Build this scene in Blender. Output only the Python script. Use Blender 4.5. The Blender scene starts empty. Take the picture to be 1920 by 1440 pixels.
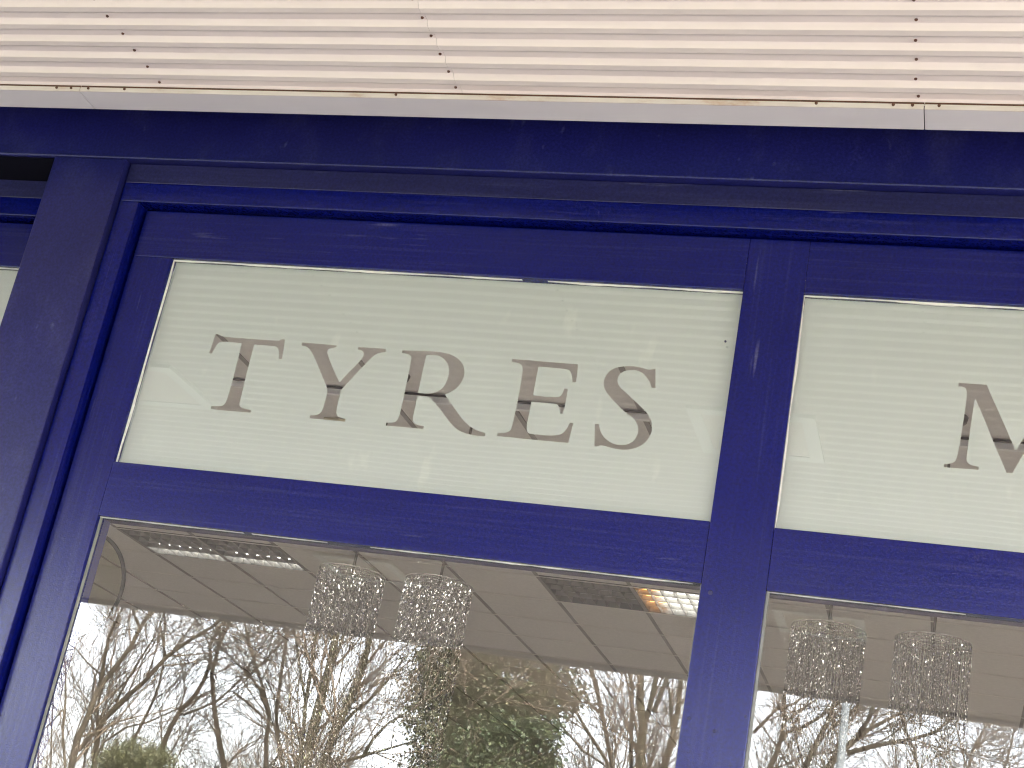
import bpy, bmesh, math, random
import numpy as np
from mathutils import Vector, Matrix

random.seed(7)
rng = np.random.default_rng(7)
S = bpy.context.scene
C = S.collection

# ------------------------------------------------------------------ camera
YAW, PITCH, ROLL, FPX = -0.321003, 0.359410, 0.193486, 2941.23   # focal length in photo pixels (1920 wide)
CAM = Vector((0.0, -3.0, 1.55))
fwd = Vector((math.sin(YAW) * math.cos(PITCH), math.cos(YAW) * math.cos(PITCH), math.sin(PITCH)))
rt0 = fwd.cross(Vector((0, 0, 1))).normalized()
up0 = rt0.cross(fwd)
RIGHT = math.cos(ROLL) * rt0 + math.sin(ROLL) * up0
UP = -math.sin(ROLL) * rt0 + math.cos(ROLL) * up0
cd = bpy.data.cameras.new('camera')
cd.sensor_width = 36.0
cd.lens = 36.0 * FPX / 1920.0
cd.clip_start, cd.clip_end = 0.05, 2000
cam = bpy.data.objects.new('camera', cd)
C.objects.link(cam)
m = Matrix((RIGHT, UP, -fwd)).transposed().to_4x4()
m.translation = CAM
cam.matrix_world = m
S.camera = cam

# ------------------------------------------------------------------ world, sun, exposure
SUN_EL, SUN_AZ = math.radians(40), math.radians(35)      # sun stands behind the building, to its right
w = bpy.data.worlds.new('World')
S.world = w
w.use_nodes = True
nt = w.node_tree
nt.nodes.clear()
sky = nt.nodes.new('ShaderNodeTexSky')
sky.sky_type = 'NISHITA'
sky.sun_disc = False
sky.sun_elevation = SUN_EL
sky.sun_rotation = SUN_AZ
sky.air_density = 1.0
sky.dust_density = 4.0
sky.ozone_density = 1.0
hs = nt.nodes.new('ShaderNodeHueSaturation')
hs.inputs['Saturation'].default_value = 0.28
bg = nt.nodes.new('ShaderNodeBackground')
bg.inputs['Strength'].default_value = 0.14
wo = nt.nodes.new('ShaderNodeOutputWorld')
nt.links.new(sky.outputs[0], hs.inputs['Color'])
nt.links.new(hs.outputs[0], bg.inputs['Color'])
nt.links.new(bg.outputs[0], wo.inputs['Surface'])
sd = bpy.data.lights.new('sun', 'SUN')
sd.energy = 1.1
sd.angle = math.radians(12)
sd.color = (1.0, 0.93, 0.84)
sun = bpy.data.objects.new('sun', sd)
C.objects.link(sun)
sdir = Vector((math.sin(SUN_AZ) * math.cos(SUN_EL), math.cos(SUN_AZ) * math.cos(SUN_EL), math.sin(SUN_EL)))
sun.rotation_euler = sdir.to_track_quat('Z', 'Y').to_euler()
sun.location = (0, 0, 30)
S.view_settings.view_transform = 'Standard'
S.view_settings.look = 'None'
S.view_settings.exposure = 4.6
S.view_settings.gamma = 1.0
S.view_settings.use_curve_mapping = False
S.render.engine = 'CYCLES'
S.cycles.use_denoising = True
S.cycles.filter_width = 1.2
S.cycles.max_bounces = 12
S.cycles.diffuse_bounces = 6
S.cycles.glossy_bounces = 6
S.cycles.transparent_max_bounces = 24
S.cycles.caustics_reflective = False
S.cycles.caustics_refractive = False

# ------------------------------------------------------------------ pixels -> directions -> positions
YG = 0.066                                               # plane of the outer glass faces
def ray(x, y):
    return fwd + RIGHT * ((x - 960) / FPX) + UP * ((720 - y) / FPX)
def onY(x, y, Y):                                        # where the sight line meets a plane parallel to the facade
    d = ray(x, y)
    return CAM + d * ((Y - CAM.y) / d.y)
def mir(x, y, Y, n=YG):                                  # the same after reflection in the glass
    d = ray(x, y)
    q = CAM + d * ((2 * n - Y - CAM.y) / d.y)
    return Vector((q.x, Y, q.z))

# ------------------------------------------------------------------ materials
def mat(name):
    mt = bpy.data.materials.new(name)
    mt.use_nodes = True
    n = mt.node_tree.nodes
    return mt, n, mt.node_tree.links, n['Principled BSDF']
def lk(l, a, b): l.new(a, b)
def noise(n, l, scale, detail=3, rough=0.55, vec=None, stretch=None):
    t = n.new('ShaderNodeTexNoise')
    t.inputs['Scale'].default_value = scale
    t.inputs['Detail'].default_value = detail
    t.inputs['Roughness'].default_value = rough
    co = n.new('ShaderNodeTexCoord')
    if stretch:
        mp = n.new('ShaderNodeMapping')
        mp.inputs['Scale'].default_value = stretch
        l.new(co.outputs['Object'], mp.inputs['Vector'])
        l.new(mp.outputs['Vector'], t.inputs['Vector'])
    else:
        l.new(co.outputs['Object'], t.inputs['Vector'])
    return t.outputs['Fac']
def ramp(n, l, fac, stops):
    r = n.new('ShaderNodeValToRGB')
    els = r.color_ramp.elements
    els[0].position, els[0].color = stops[0][0], (*stops[0][1], 1)
    els[1].position, els[1].color = stops[-1][0], (*stops[-1][1], 1)
    for p, c in stops[1:-1]:
        e = els.new(p)
        e.color = (*c, 1)
    l.new(fac, r.inputs['Fac'])
    return r.outputs['Color']
def mixc(n, l, fac, a, b):
    x = n.new('ShaderNodeMix')
    x.data_type = 'RGBA'
    if hasattr(fac, 'default_value') or hasattr(fac, 'is_output'): l.new(fac, x.inputs['Factor'])
    else: x.inputs['Factor'].default_value = fac
    for v, s in ((a, x.inputs[6]), (b, x.inputs[7])):
        if isinstance(v, tuple): s.default_value = (*v, 1)
        else: l.new(v, s)
    return x.outputs[2]
def bump(n, l, b, h, strength, dist):
    bp = n.new('ShaderNodeBump')
    bp.inputs['Strength'].default_value = strength
    bp.inputs['Distance'].default_value = dist
    l.new(h, bp.inputs['Height'])
    l.new(bp.outputs['Normal'], b.inputs['Normal'])
def plain(name, col, rough=0.6, var=0.12, scale=6.0, metal=0.0, bm=0.0, bs=60):
    mt, n, l, b = mat(name)
    f = noise(n, l, scale, 4)
    lo = tuple(c * (1 - var) for c in col); hi = tuple(min(1, c * (1 + var)) for c in col)
    l.new(ramp(n, l, f, [(0.3, lo), (0.7, hi)]), b.inputs['Base Color'])
    b.inputs['Roughness'].default_value = rough
    b.inputs['Metallic'].default_value = metal
    if bm: bump(n, l, b, noise(n, l, bs, 3), bm, 0.01)
    return mt

def paint(name, base, rough, streak, dust=0.0):
    """old gloss paint: brush marks along the board, a few worn pale flecks, some dust"""
    mt, n, l, b = mat(name)
    big = noise(n, l, 2.2, 4)
    c0 = ramp(n, l, big, [(0.3, tuple(c * 0.86 for c in base)), (0.7, tuple(c * 1.12 for c in base))])
    if dust:
        d = noise(n, l, 3.0, 5, 0.6)
        dm = ramp(n, l, d, [(0.25, (dust * 0.5,) * 3), (0.75, (dust,) * 3)])
        c0 = mixc(n, l, dm, c0, (0.22, 0.19, 0.17))
    fl = noise(n, l, 34, 2, 0.5, stretch=streak)
    fm = ramp(n, l, fl, [(0.712, (0, 0, 0)), (0.80, (0.20, 0.20, 0.20))])
    c1 = mixc(n, l, fm, c0, (0.30, 0.30, 0.42))
    st = noise(n, l, 42, 4, 0.65, stretch=tuple(v * (0.4 if v < 1 else 1.6) for v in streak))
    sm = ramp(n, l, st, [(0.52, (0, 0, 0)), (0.80, (0.10, 0.10, 0.10))])
    c1 = mixc(n, l, sm, c1, (0.16, 0.16, 0.30))
    gr = noise(n, l, 150, 3, 0.6)
    mg = n.new('ShaderNodeMix'); mg.data_type = 'RGBA'; mg.blend_type = 'MULTIPLY'; mg.inputs['Factor'].default_value = 1.0
    l.new(c1, mg.inputs[6])
    l.new(ramp(n, l, gr, [(0.30, (0.60, 0.60, 0.64)), (0.70, (1.36, 1.36, 1.30))]), mg.inputs[7])
    l.new(mg.outputs[2], b.inputs['Base Color'])
    b.inputs['Specular IOR Level'].default_value = 0.38
    rr = n.new('ShaderNodeMapRange')
    l.new(noise(n, l, 12, 4, 0.6, stretch=streak), rr.inputs['Value'])
    rr.inputs['To Min'].default_value = rough * 0.88
    rr.inputs['To Max'].default_value = rough * 1.15
    l.new(rr.outputs[0], b.inputs['Roughness'])
    h1 = noise(n, l, 60, 4, 0.6, stretch=streak)
    h2 = noise(n, l, 420, 2, 0.5)
    ad = n.new('ShaderNodeMath'); ad.operation = 'ADD'
    l.new(h1, ad.inputs[0]); l.new(h2, ad.inputs[1])
    bump(n, l, b, ad.outputs[0], 0.30, 0.0010)
    return mt
BLUE = (0.0020, 0.0046, 0.112)
M_RAIL = paint('blue_gloss_rail', BLUE, 0.145, (0.12, 1, 1.6))
M_STILE = paint('blue_gloss_stile', BLUE, 0.145, (1.6, 1, 0.12))
M_STEEL = paint('blue_paint_steel', (0.006, 0.008, 0.100), 0.30, (0.8, 1, 0.5), dust=0.03)
M_PACK = paint('blue_paint_dulled', (0.008, 0.009, 0.072), 0.38, (0.15, 1, 1.4), dust=0.03)

def soffit_mat():
    mt, n, l, b = mat('cream_coated_steel')
    f = noise(n, l, 1.4, 5, 0.6, stretch=(0.4, 1, 1))
    c = ramp(n, l, f, [(0.3, (0.70, 0.62, 0.58)), (0.7, (0.75, 0.675, 0.635))])
    g = noise(n, l, 26, 5, 0.65)
    gm = ramp(n, l, g, [(0.70, (0, 0, 0)), (0.84, (0.45, 0.45, 0.45))])
    c = mixc(n, l, gm, c, (0.40, 0.35, 0.30))
    oi = n.new('ShaderNodeObjectInfo')
    c = mixc(n, l, ramp(n, l, oi.outputs['Random'], [(0.0, (0.0, 0.0, 0.0)), (1.0, (0.10, 0.10, 0.10))]), c, (0.50, 0.43, 0.40))
    sc = noise(n, l, 9, 6, 0.75, stretch=(0.25, 1, 1))
    c = mixc(n, l, ramp(n, l, sc, [(0.60, (0, 0, 0)), (0.78, (0.34, 0.34, 0.34))]), c, (0.45, 0.41, 0.38))
    l.new(c, b.inputs['Base Color'])
    bump(n, l, b, noise(n, l, 2.3, 3, 0.5, stretch=(1, 1.5, 1)), 0.5, 0.02)
    b.inputs['Roughness'].default_value = 0.5
    return mt
M_SOFFIT = soffit_mat()
def trim_mat():
    mt, n, l, b = mat('pale_folded_trim')
    f = noise(n, l, 3, 5, 0.6, stretch=(0.3, 1, 1))
    c = ramp(n, l, f, [(0.3, (0.56, 0.53, 0.55)), (0.7, (0.63, 0.60, 0.61))])
    l.new(c, b.inputs['Base Color'])
    b.inputs['Roughness'].default_value = 0.45
    return mt
M_TRIM = trim_mat()
def lip_mat():
    mt, n, l, b = mat('rust_stained_lip')
    f = noise(n, l, 14, 6, 0.7, stretch=(0.35, 1, 1))
    c = ramp(n, l, f, [(0.42, (0.60, 0.55, 0.54)), (0.56, (0.56, 0.50, 0.48)), (0.66, (0.46, 0.34, 0.28)), (0.78, (0.20, 0.12, 0.09))])
    l.new(c, b.inputs['Base Color'])
    b.inputs['Roughness'].default_value = 0.7
    return mt
M_LIP = lip_mat()
M_RUST = plain('rusty_screw', (0.085, 0.035, 0.022), 0.8, 0.4, 300)
M_DARK = plain('dark_void_board', (0.03, 0.03, 0.03), 0.9)

M_BLACK = plain('matt_black', (0.006, 0.006, 0.006), 1.0)
M_BLACK.node_tree.nodes['Principled BSDF'].inputs['Specular IOR Level'].default_value = 0.0
M_NAVY = plain('void_shade_navy', (0.001, 0.001, 0.006), 1.0)
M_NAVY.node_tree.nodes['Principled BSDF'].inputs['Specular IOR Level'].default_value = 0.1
def glass_mat():
    mt, n, l, b = mat('window_glass')
    n.remove(b)
    out = n['Material Output']
    tr = n.new('ShaderNodeBsdfTransparent'); tr.inputs['Color'].default_value = (0.90, 0.915, 0.895, 1)
    clear = n.new('ShaderNodeBsdfTransparent')
    gl = n.new('ShaderNodeBsdfGlossy'); gl.inputs['Roughness'].default_value = 0.0
    gl.inputs['Color'].default_value = (1, 1, 1, 1)
    fr = n.new('ShaderNodeFresnel'); fr.inputs['IOR'].default_value = 1.52
    mu = n.new('ShaderNodeMath'); mu.operation = 'MULTIPLY'; mu.use_clamp = True
    mu.inputs[1].default_value = 2.7                      # several glass faces of a sealed unit
    l.new(fr.outputs[0], mu.inputs[0])
    # float glass is never quite flat
    nz = noise(n, l, 1.3, 1, 0.4)
    bp = n.new('ShaderNodeBump'); bp.inputs['Strength'].default_value = 1.0; bp.inputs['Distance'].default_value = 0.0016
    l.new(nz, bp.inputs['Height']); l.new(bp.outputs['Normal'], gl.inputs['Normal'])
    mx = n.new('ShaderNodeMixShader')
    l.new(mu.outputs[0], mx.inputs[0]); l.new(tr.outputs[0], mx.inputs[1]); l.new(gl.outputs[0], mx.inputs[2])
    ge = n.new('ShaderNodeNewGeometry')
    m2 = n.new('ShaderNodeMixShader')
    l.new(ge.outputs['Backfacing'], m2.inputs[0]); l.new(mx.outputs[0], m2.inputs[1]); l.new(clear.outputs[0], m2.inputs[2])
    l.new(m2.outputs[0], out.inputs['Surface'])
    return mt
M_GLASS = glass_mat()
def film_mat():
    mt, n, l, b = mat('white_frosted_film')
    n.remove(b)
    out = n['Material Output']
    f = noise(n, l, 2.0, 3)
    c = ramp(n, l, f, [(0.3, (0.685, 0.715, 0.745)), (0.7, (0.705, 0.73, 0.755))])
    sm = noise(n, l, 11, 3, 0.5, stretch=(1.5, 1, 0.55))
    c = mixc(n, l, ramp(n, l, sm, [(0.64, (0, 0, 0)), (0.72, (0.35, 0.35, 0.35))]), c, (0.90, 0.91, 0.91))
    df = n.new('ShaderNodeBsdfDiffuse'); tl = n.new('ShaderNodeBsdfTranslucent')
    l.new(c, df.inputs['Color']); l.new(c, tl.inputs['Color'])
    mx = n.new('ShaderNodeMixShader'); mx.inputs[0].default_value = 0.15
    l.new(df.outputs[0], mx.inputs[1]); l.new(tl.outputs[0], mx.inputs[2])
    l.new(mx.outputs[0], out.inputs['Surface'])
    return mt
M_FILM = film_mat()
M_SEAL = plain('white_sealant', (0.80, 0.79, 0.76), 0.6, 0.1, 40)
M_GASKET = plain('grey_gasket', (0.26, 0.26, 0.24), 0.6, 0.2, 40)
M_TILE = plain('ceiling_tile', (0.78, 0.755, 0.725), 0.95, 0.05, 40, bm=0.2, bs=300)
M_TEE = plain('dark_tee_bar', (0.30, 0.28, 0.265), 0.7)
M_TEEW = plain('white_tee_bar', (0.80, 0.76, 0.72), 0.5)
M_LOUVRE = plain('louvre_aluminium', (0.22, 0.215, 0.20), 0.6, 0.1, 20)
M_HOUSING = plain('lamp_housing', (0.10, 0.10, 0.095), 0.6)
def emit(name, col, strength):
    mt, n, l, b = mat(name)
    b.inputs['Base Color'].default_value = (0.9, 0.9, 0.9, 1)
    b.inputs['Emission Color'].default_value = (*col, 1)
    b.inputs['Emission Strength'].default_value = strength
    return mt
M_TUBE = emit('fill_tube', (1.0, 0.96, 0.89), 7.0)  # stronger tubes for the unseen luminaires added to brighten the shop
M_TUBED = emit('worn_and_glint_tube', (1.0, 0.97, 0.90), 0.8)     # failing tubes burn low, orange at one end; also daylight glint in far louvres
M_TUBEW = emit('lit_tube_end', (1.0, 0.42, 0.09), 0.35)
M_TUBE0 = plain('unlit_tube', (0.6, 0.6, 0.58), 0.4)
M_BEAD = plain('cut_glass_bead', (0.92, 0.90, 0.86), 0.06, 0.02, 5, metal=1.0)
M_BRASS = plain('dark_bronze', (0.05, 0.042, 0.035), 0.4, 0.2, 30, metal=0.6)
M_VEIL = plain('strand_thread', (0.10, 0.09, 0.08), 0.5)
M_HOOP = plain('nickel_hoop', (0.30, 0.28, 0.26), 0.35, 0.1, 20)
M_LWHITE = plain('white_lamp_frame', (0.84, 0.83, 0.82), 0.45, 0.04)
M_LDIFF = plain('pink_tinged_diffuser', (0.70, 0.58, 0.54), 0.4, 0.04)
M_CONC = plain('concrete_ground', (0.27, 0.252, 0.235), 0.9, 0.2, 0.8, bm=0.2, bs=40)
M_ASPH = plain('asphalt', (0.055, 0.054, 0.052), 0.9, 0.25, 3, bm=0.3, bs=80)
M_GRASS = plain('grass', (0.075, 0.095, 0.03), 0.9, 0.35, 2, bm=0.4, bs=30)
M_KERB = plain('kerb_stone', (0.34, 0.33, 0.31), 0.9, 0.15, 3)
M_LINE = plain('road_paint', (0.75, 0.74, 0.70), 0.8, 0.1, 8)
M_WALL = plain('pale_rendered_wall', (0.62, 0.58, 0.53), 0.9, 0.08, 2)
M_FLOOR = plain('shop_floor_vinyl', (0.50, 0.46, 0.42), 0.5, 0.1, 2)
M_ROOF = plain('roof_felt', (0.12, 0.12, 0.12), 0.9)
M_GALV = plain('galvanised_pole', (0.13, 0.145, 0.15), 0.7, 0.15, 8)
M_OCHRE = plain('ochre_grille', (0.55, 0.48, 0.33), 0.6, 0.05)
M_BARK = plain('bark', (0.075, 0.060, 0.040), 0.95, 0.45, 5, bm=0.5, bs=25)
M_BARKG = plain('mossy_bark', (0.062, 0.054, 0.030), 0.95, 0.4, 4, bm=0.5, bs=25)
M_TWIG = plain('twig_bark', (0.135, 0.100, 0.070), 0.9, 0.35, 3)
def leaf(name, cols):
    mt, n, l, b = mat(name)
    ge = n.new('ShaderNodeNewGeometry')
    l.new(ramp(n, l, ge.outputs['Random Per Island'], cols), b.inputs['Base Color'])
    b.inputs['Roughness'].default_value = 0.5
    return mt
M_LEAF1 = leaf('ivy_leaf', [(0.0, (0.035, 0.045, 0.018)), (0.45, (0.080, 0.088, 0.040)), (0.85, (0.120, 0.120, 0.062)), (1.0, (0.16, 0.14, 0.085))])
M_LEAF2 = leaf('dark_evergreen_leaf', [(0.0, (0.012, 0.022, 0.008)), (0.6, (0.035, 0.055, 0.018)), (1.0, (0.085, 0.10, 0.045))])
M_LEAF3 = leaf('olive_shrub_leaf', [(0.0, (0.04, 0.045, 0.016)), (0.6, (0.075, 0.08, 0.03)), (1.0, (0.12, 0.115, 0.05))])

# ------------------------------------------------------------------ building blocks
ORG = {}
def root(name, loc, label, cat, group=None):
    o = bpy.data.objects.new(name, None)
    o.empty_display_size = 0.2
    o.location = loc
    C.objects.link(o)
    o['label'] = label; o['category'] = cat
    if group: o['group'] = group
    ORG[o.name] = Vector(loc)
    return o
def link(name, me, parent=None, loc=None):
    o = bpy.data.objects.new(name, me)
    C.objects.link(o)
    org = ORG[parent.name] if parent is not None else Vector((0, 0, 0))
    if parent is not None:
        o.parent = parent
    ORG[o.name] = org
    if loc is not None:                                  # shared mesh, centred on its own origin
        base = org if (parent is None or parent.type == 'EMPTY') else org + Vector(parent.location)
        o.location = Vector(loc) - base
    return o
def mesh(name, V, F, mt, org=Vector((0, 0, 0)), smooth=False):
    me = bpy.data.meshes.new(name)
    me.from_pydata([tuple(Vector(v) - org) for v in V], [], F)
    me.materials.append(mt)
    if smooth: me.polygons.foreach_set('use_smooth', [True] * len(me.polygons))
    me.update()
    return me
def part(name, V, F, mt, parent, smooth=False):
    return link(name, mesh(name, V, F, mt, ORG[parent.name] if parent is not None else Vector((0, 0, 0)), smooth), parent)
def structure(o):
    o['kind'] = 'structure'
    return o
def boxmesh(name, x0, x1, y0, y1, z0, z1, mt, org=Vector((0, 0, 0)), bev=0.0, seg=2):
    bm = bmesh.new()
    bmesh.ops.create_cube(bm, size=1.0)
    for v in bm.verts:
        v.co = Vector((x0 + (v.co.x + .5) * (x1 - x0), y0 + (v.co.y + .5) * (y1 - y0), z0 + (v.co.z + .5) * (z1 - z0))) - org
    if bev:
        bmesh.ops.bevel(bm, geom=list(bm.edges), offset=bev, segments=seg, affect='EDGES', profile=0.6)
    me = bpy.data.meshes.new(name)
    bm.to_mesh(me); bm.free()
    me.materials.append(mt)
    return me
def box(name, x0, x1, y0, y1, z0, z1, mt, parent, bev=0.0, seg=2):
    return link(name, boxmesh(name, x0, x1, y0, y1, z0, z1, mt, ORG[parent.name] if parent is not None else Vector((0, 0, 0)), bev, seg), parent)
def boxVF(V, F, x0, x1, y0, y1, z0, z1):
    b = len(V)
    V += [(x0, y0, z0), (x1, y0, z0), (x1, y1, z0), (x0, y1, z0), (x0, y0, z1), (x1, y0, z1), (x1, y1, z1), (x0, y1, z1)]
    F += [tuple(b + i for i in q) for q in ((0, 3, 2, 1), (4, 5, 6, 7), (0, 1, 5, 4), (1, 2, 6, 5), (2, 3, 7, 6), (3, 0, 4, 7))]
def tubeVF(V, F, pts, rads, n=6, cap=True):
    pts = [Vector(p) for p in pts]
    b0 = len(V)
    prev = None
    for i, p in enumerate(pts):
        t = (pts[min(i + 1, len(pts) - 1)] - pts[max(i - 1, 0)])
        if t.length < 1e-9: t = Vector((0, 0, 1))
        t.normalize()
        if prev is None:
            a = t.cross(Vector((0.31, 0.77, 0.2)))
            if a.length < 1e-3: a = t.cross(Vector((1, 0, 0)))
        else:
            a = prev - t * prev.dot(t)
        a.normalize(); prev = a
        c = t.cross(a)
        for k in range(n):
            th = 2 * math.pi * k / n
            V.append(p + (a * math.cos(th) + c * math.sin(th)) * rads[i])
    for i in range(len(pts) - 1):
        for k in range(n):
            k2 = (k + 1) % n
            F.append((b0 + i * n + k, b0 + i * n + k2, b0 + (i + 1) * n + k2, b0 + (i + 1) * n + k))
    if cap:
        F.append(tuple(b0 + k for k in reversed(range(n))))
        e = b0 + (len(pts) - 1) * n
        F.append(tuple(e + k for k in range(n)))

# ------------------------------------------------------------------ the ground
def sheet(name, x0, x1, y0, y1, z, mt):
    return structure(part(name, [(x0, y0, z), (x1, y0, z), (x1, y1, z), (x0, y1, z)], [(0, 1, 2, 3)], mt, None))
sheet('ground', -600, 600, -600, 600, -0.12, M_GRASS)
structure(box('forecourt_pavement', -40, 40, -8.5, 0.3, -0.30, 0.0, M_CONC, None))
sheet('road', -300, 300, -13.4, -8.62, -0.112, M_ASPH)
structure(box('kerb', -40, 40, -8.62, -8.503, -0.25, 0.006, M_KERB, None, 0.01))
structure(box('verge_kerb', -300, 300, -13.52, -13.4, -0.25, 0.0, M_KERB, None, 0.01))
for k in range(14):
    structure(sheet('lane_marking', -42 + k * 6, -39 + k * 6, -11.06, -10.96, -0.108, M_LINE))
sheet('grass_verge', -300, 300, -60, -13.52, -0.02, M_GRASS)

# ------------------------------------------------------------------ building shell
bld = root('shop_building', (0, 6, 0), 'single storey shop building behind the blue shopfront with pale walls', 'building')
box('wall', -8.2, -8.0, 0.10, 13.0, 0, 4.6, M_WALL, bld)
box('wall', 5.0, 5.2, 0.10, 13.0, 0, 4.6, M_WALL, bld)
box('wall', -8.2, 5.2, 13.0, 13.2, 0, 4.6, M_WALL, bld)
box('wall', -8.0, 5.0, 0.26, 0.34, 3.35, 4.6, M_WALL, bld)
box('wall_panel', 1.372, 5.0, 0.05, 0.15, 0.0, 3.30, M_STEEL, bld)
box('wall_panel', -8.0, -5.78, 0.05, 0.15, 0.0, 3.30, M_STEEL, bld)
box('roof', -8.4, 5.4, 0.26, 13.4, 4.6, 4.75, M_ROOF, bld)
structure(box('shop_floor', -8.0, 5.0, 0.15, 13.0, -0.1, 0.05, M_FLOOR, None))

# ------------------------------------------------------------------ steel portal: one beam, three posts, flush
por = root('steel_portal', (-2.2, 0.1, 0), 'dark blue painted steel beam and posts framing the shop windows', 'portal frame')
box('beam', -8.0, 5.0, 0.0, 0.24, 3.258, 3.66, M_STEEL, por, 0.004)
for x0, x1 in ((-2.304, -2.100), (1.170, 1.372), (-5.78, -5.575)):
    box('post', x0, x1, 0.0015, 0.20, 0.0, 3.2579, M_STEEL, por, 0.004)

box('void_shade_strip', -5.574, -2.3045, 0.010, 0.128, 3.2535, 3.2577, M_NAVY, por)  # near-black strip painting the shade of the void above the left frame

# ------------------------------------------------------------------ letters, traced in the plane of the film
T_ = (380, 610, 8, [(190,140),(215,130),(240,138),(285,168),(700,203),(1120,232),(1165,228),(1190,208),(1235,212),(1215,360),(1190,505),(1145,505),(1147,400),(1140,355),(1115,325),(1080,312),(775,288),(745,400),(640,800),(565,1130),(552,1180),(560,1215),(590,1240),(725,1272),(718,1310),(400,1285),(122,1258),(132,1212),(250,1215),(300,1205),(330,1180),(360,1135),(395,1020),(455,800),(540,470),(587,270),(470,255),(340,245),(270,250),(225,275),(190,330),(135,425),(95,418),(150,270)])
Y_ = (560, 630, 8, [(50,100),(300,118),(570,142),(568,165),(510,180),(460,190),(435,215),(428,250),(445,310),(490,430),(560,590),(615,695),(720,580),(870,430),(960,330),(978,285),(975,245),(950,220),(885,200),(893,168),(1100,178),(1310,195),(1305,240),(1240,245),(1180,262),(1110,310),(980,440),(850,580),(700,740),(640,805),(625,850),(600,960),(570,1100),(565,1160),(580,1200),(630,1225),(705,1245),(698,1285),(430,1258),(160,1235),(168,1190),(250,1192),(310,1172),(355,1120),(380,1040),(420,900),(433,800),(410,740),(350,590),(270,400),(210,260),(170,200),(130,165),(85,150),(42,142)])
R_ = (715, 650, 8, [(315,58),(600,62),(850,75),(1000,102),(1110,150),(1190,215),(1240,300),(1250,400),(1230,480),(1180,570),(1100,645),(1020,695),(955,715),(975,755),(1080,900),(1200,1070),(1290,1165),(1380,1230),(1460,1270),(1560,1295),(1548,1345),(1420,1335),(1290,1310),(1190,1275),(1110,1220),(1030,1140),(940,1010),(830,870),(725,755),(640,750),(540,742),(520,850),(480,1030),(475,1090),(480,1135),(520,1170),(640,1195),(630,1235),(400,1215),(65,1185),(75,1140),(190,1140),(235,1110),(260,1070),(300,920),(345,710),(400,450),(440,250),(452,170),(440,130),(400,110),(310,95)])
R2_ = (715, 650, 8, [(680,125),(790,122),(870,140),(940,180),(990,240),(1015,310),(1015,400),(1000,470),(970,550),(920,620),(850,670),(760,700),(650,705),(553,690),(580,560),(620,370),(655,210)])
E_ = (920, 665, 8, [(325,65),(600,85),(1310,148),(1300,280),(1278,415),(1228,413),(1222,330),(1205,265),(1180,232),(1130,215),(720,180),(705,240),(635,612),(830,632),(1000,640),(1045,625),(1075,590),(1105,510),(1158,515),(1130,700),(1085,885),(1040,882),(1035,800),(1010,755),(970,735),(610,705),(570,920),(540,1060),(540,1130),(560,1175),(600,1190),(800,1210),(930,1215),(1020,1205),(1080,1180),(1130,1130),(1190,1025),(1240,1028),(1165,1322),(900,1302),(95,1220),(105,1178),(220,1175),(280,1150),(310,1115),(330,1040),(385,790),(440,520),(480,260),(480,190),(455,145),(420,125),(320,108)])
S_ = (1090, 675, 8, [(1115,130),(1112,420),(1055,415),(1030,330),(985,260),(920,195),(850,160),(760,148),(680,155),(605,185),(555,240),(540,310),(555,370),(590,420),(700,520),(830,640),(950,755),(1010,830),(1050,910),(1063,1000),(1055,1080),(1020,1160),(960,1240),(870,1300),(760,1340),(640,1350),(520,1338),(400,1305),(330,1285),(280,1280),(240,1300),(195,1290),(200,1130),(203,960),(262,962),(280,1050),(310,1120),(360,1180),(430,1235),(520,1270),(610,1278),(700,1265),(780,1220),(830,1150),(855,1070),(850,1000),(830,940),(780,870),(640,770),(520,650),(420,540),(355,450),(335,370),(345,280),(390,200),(460,140),(560,105),(680,90),(800,95),(900,115),(1010,148),(1060,140)])
M_ = (1740, 700, 7.2, [(415,130),(792,155),(850,290),(950,510),(1060,760),(1185,1050),(1440,640),(1700,222),(2010,245),(2005,285),(1900,300),(1860,335),(1845,400),(1740,1230),(1745,1310),(1780,1345),(1880,1365),(1875,1405),(1420,1372),(1425,1330),(1500,1325),(1540,1290),(1560,1210),(1640,480),(1140,1345),(1060,1345),(1000,1200),(880,920),(760,620),(680,430),(635,345),(615,450),(570,760),(520,1130),(520,1180),(540,1215),(580,1240),(685,1262),(680,1305),(430,1285),(212,1268),(215,1225),(310,1220),(360,1195),(390,1150),(440,890),(500,500),(525,310),(525,230),(505,195),(470,180),(408,178)])

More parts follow.
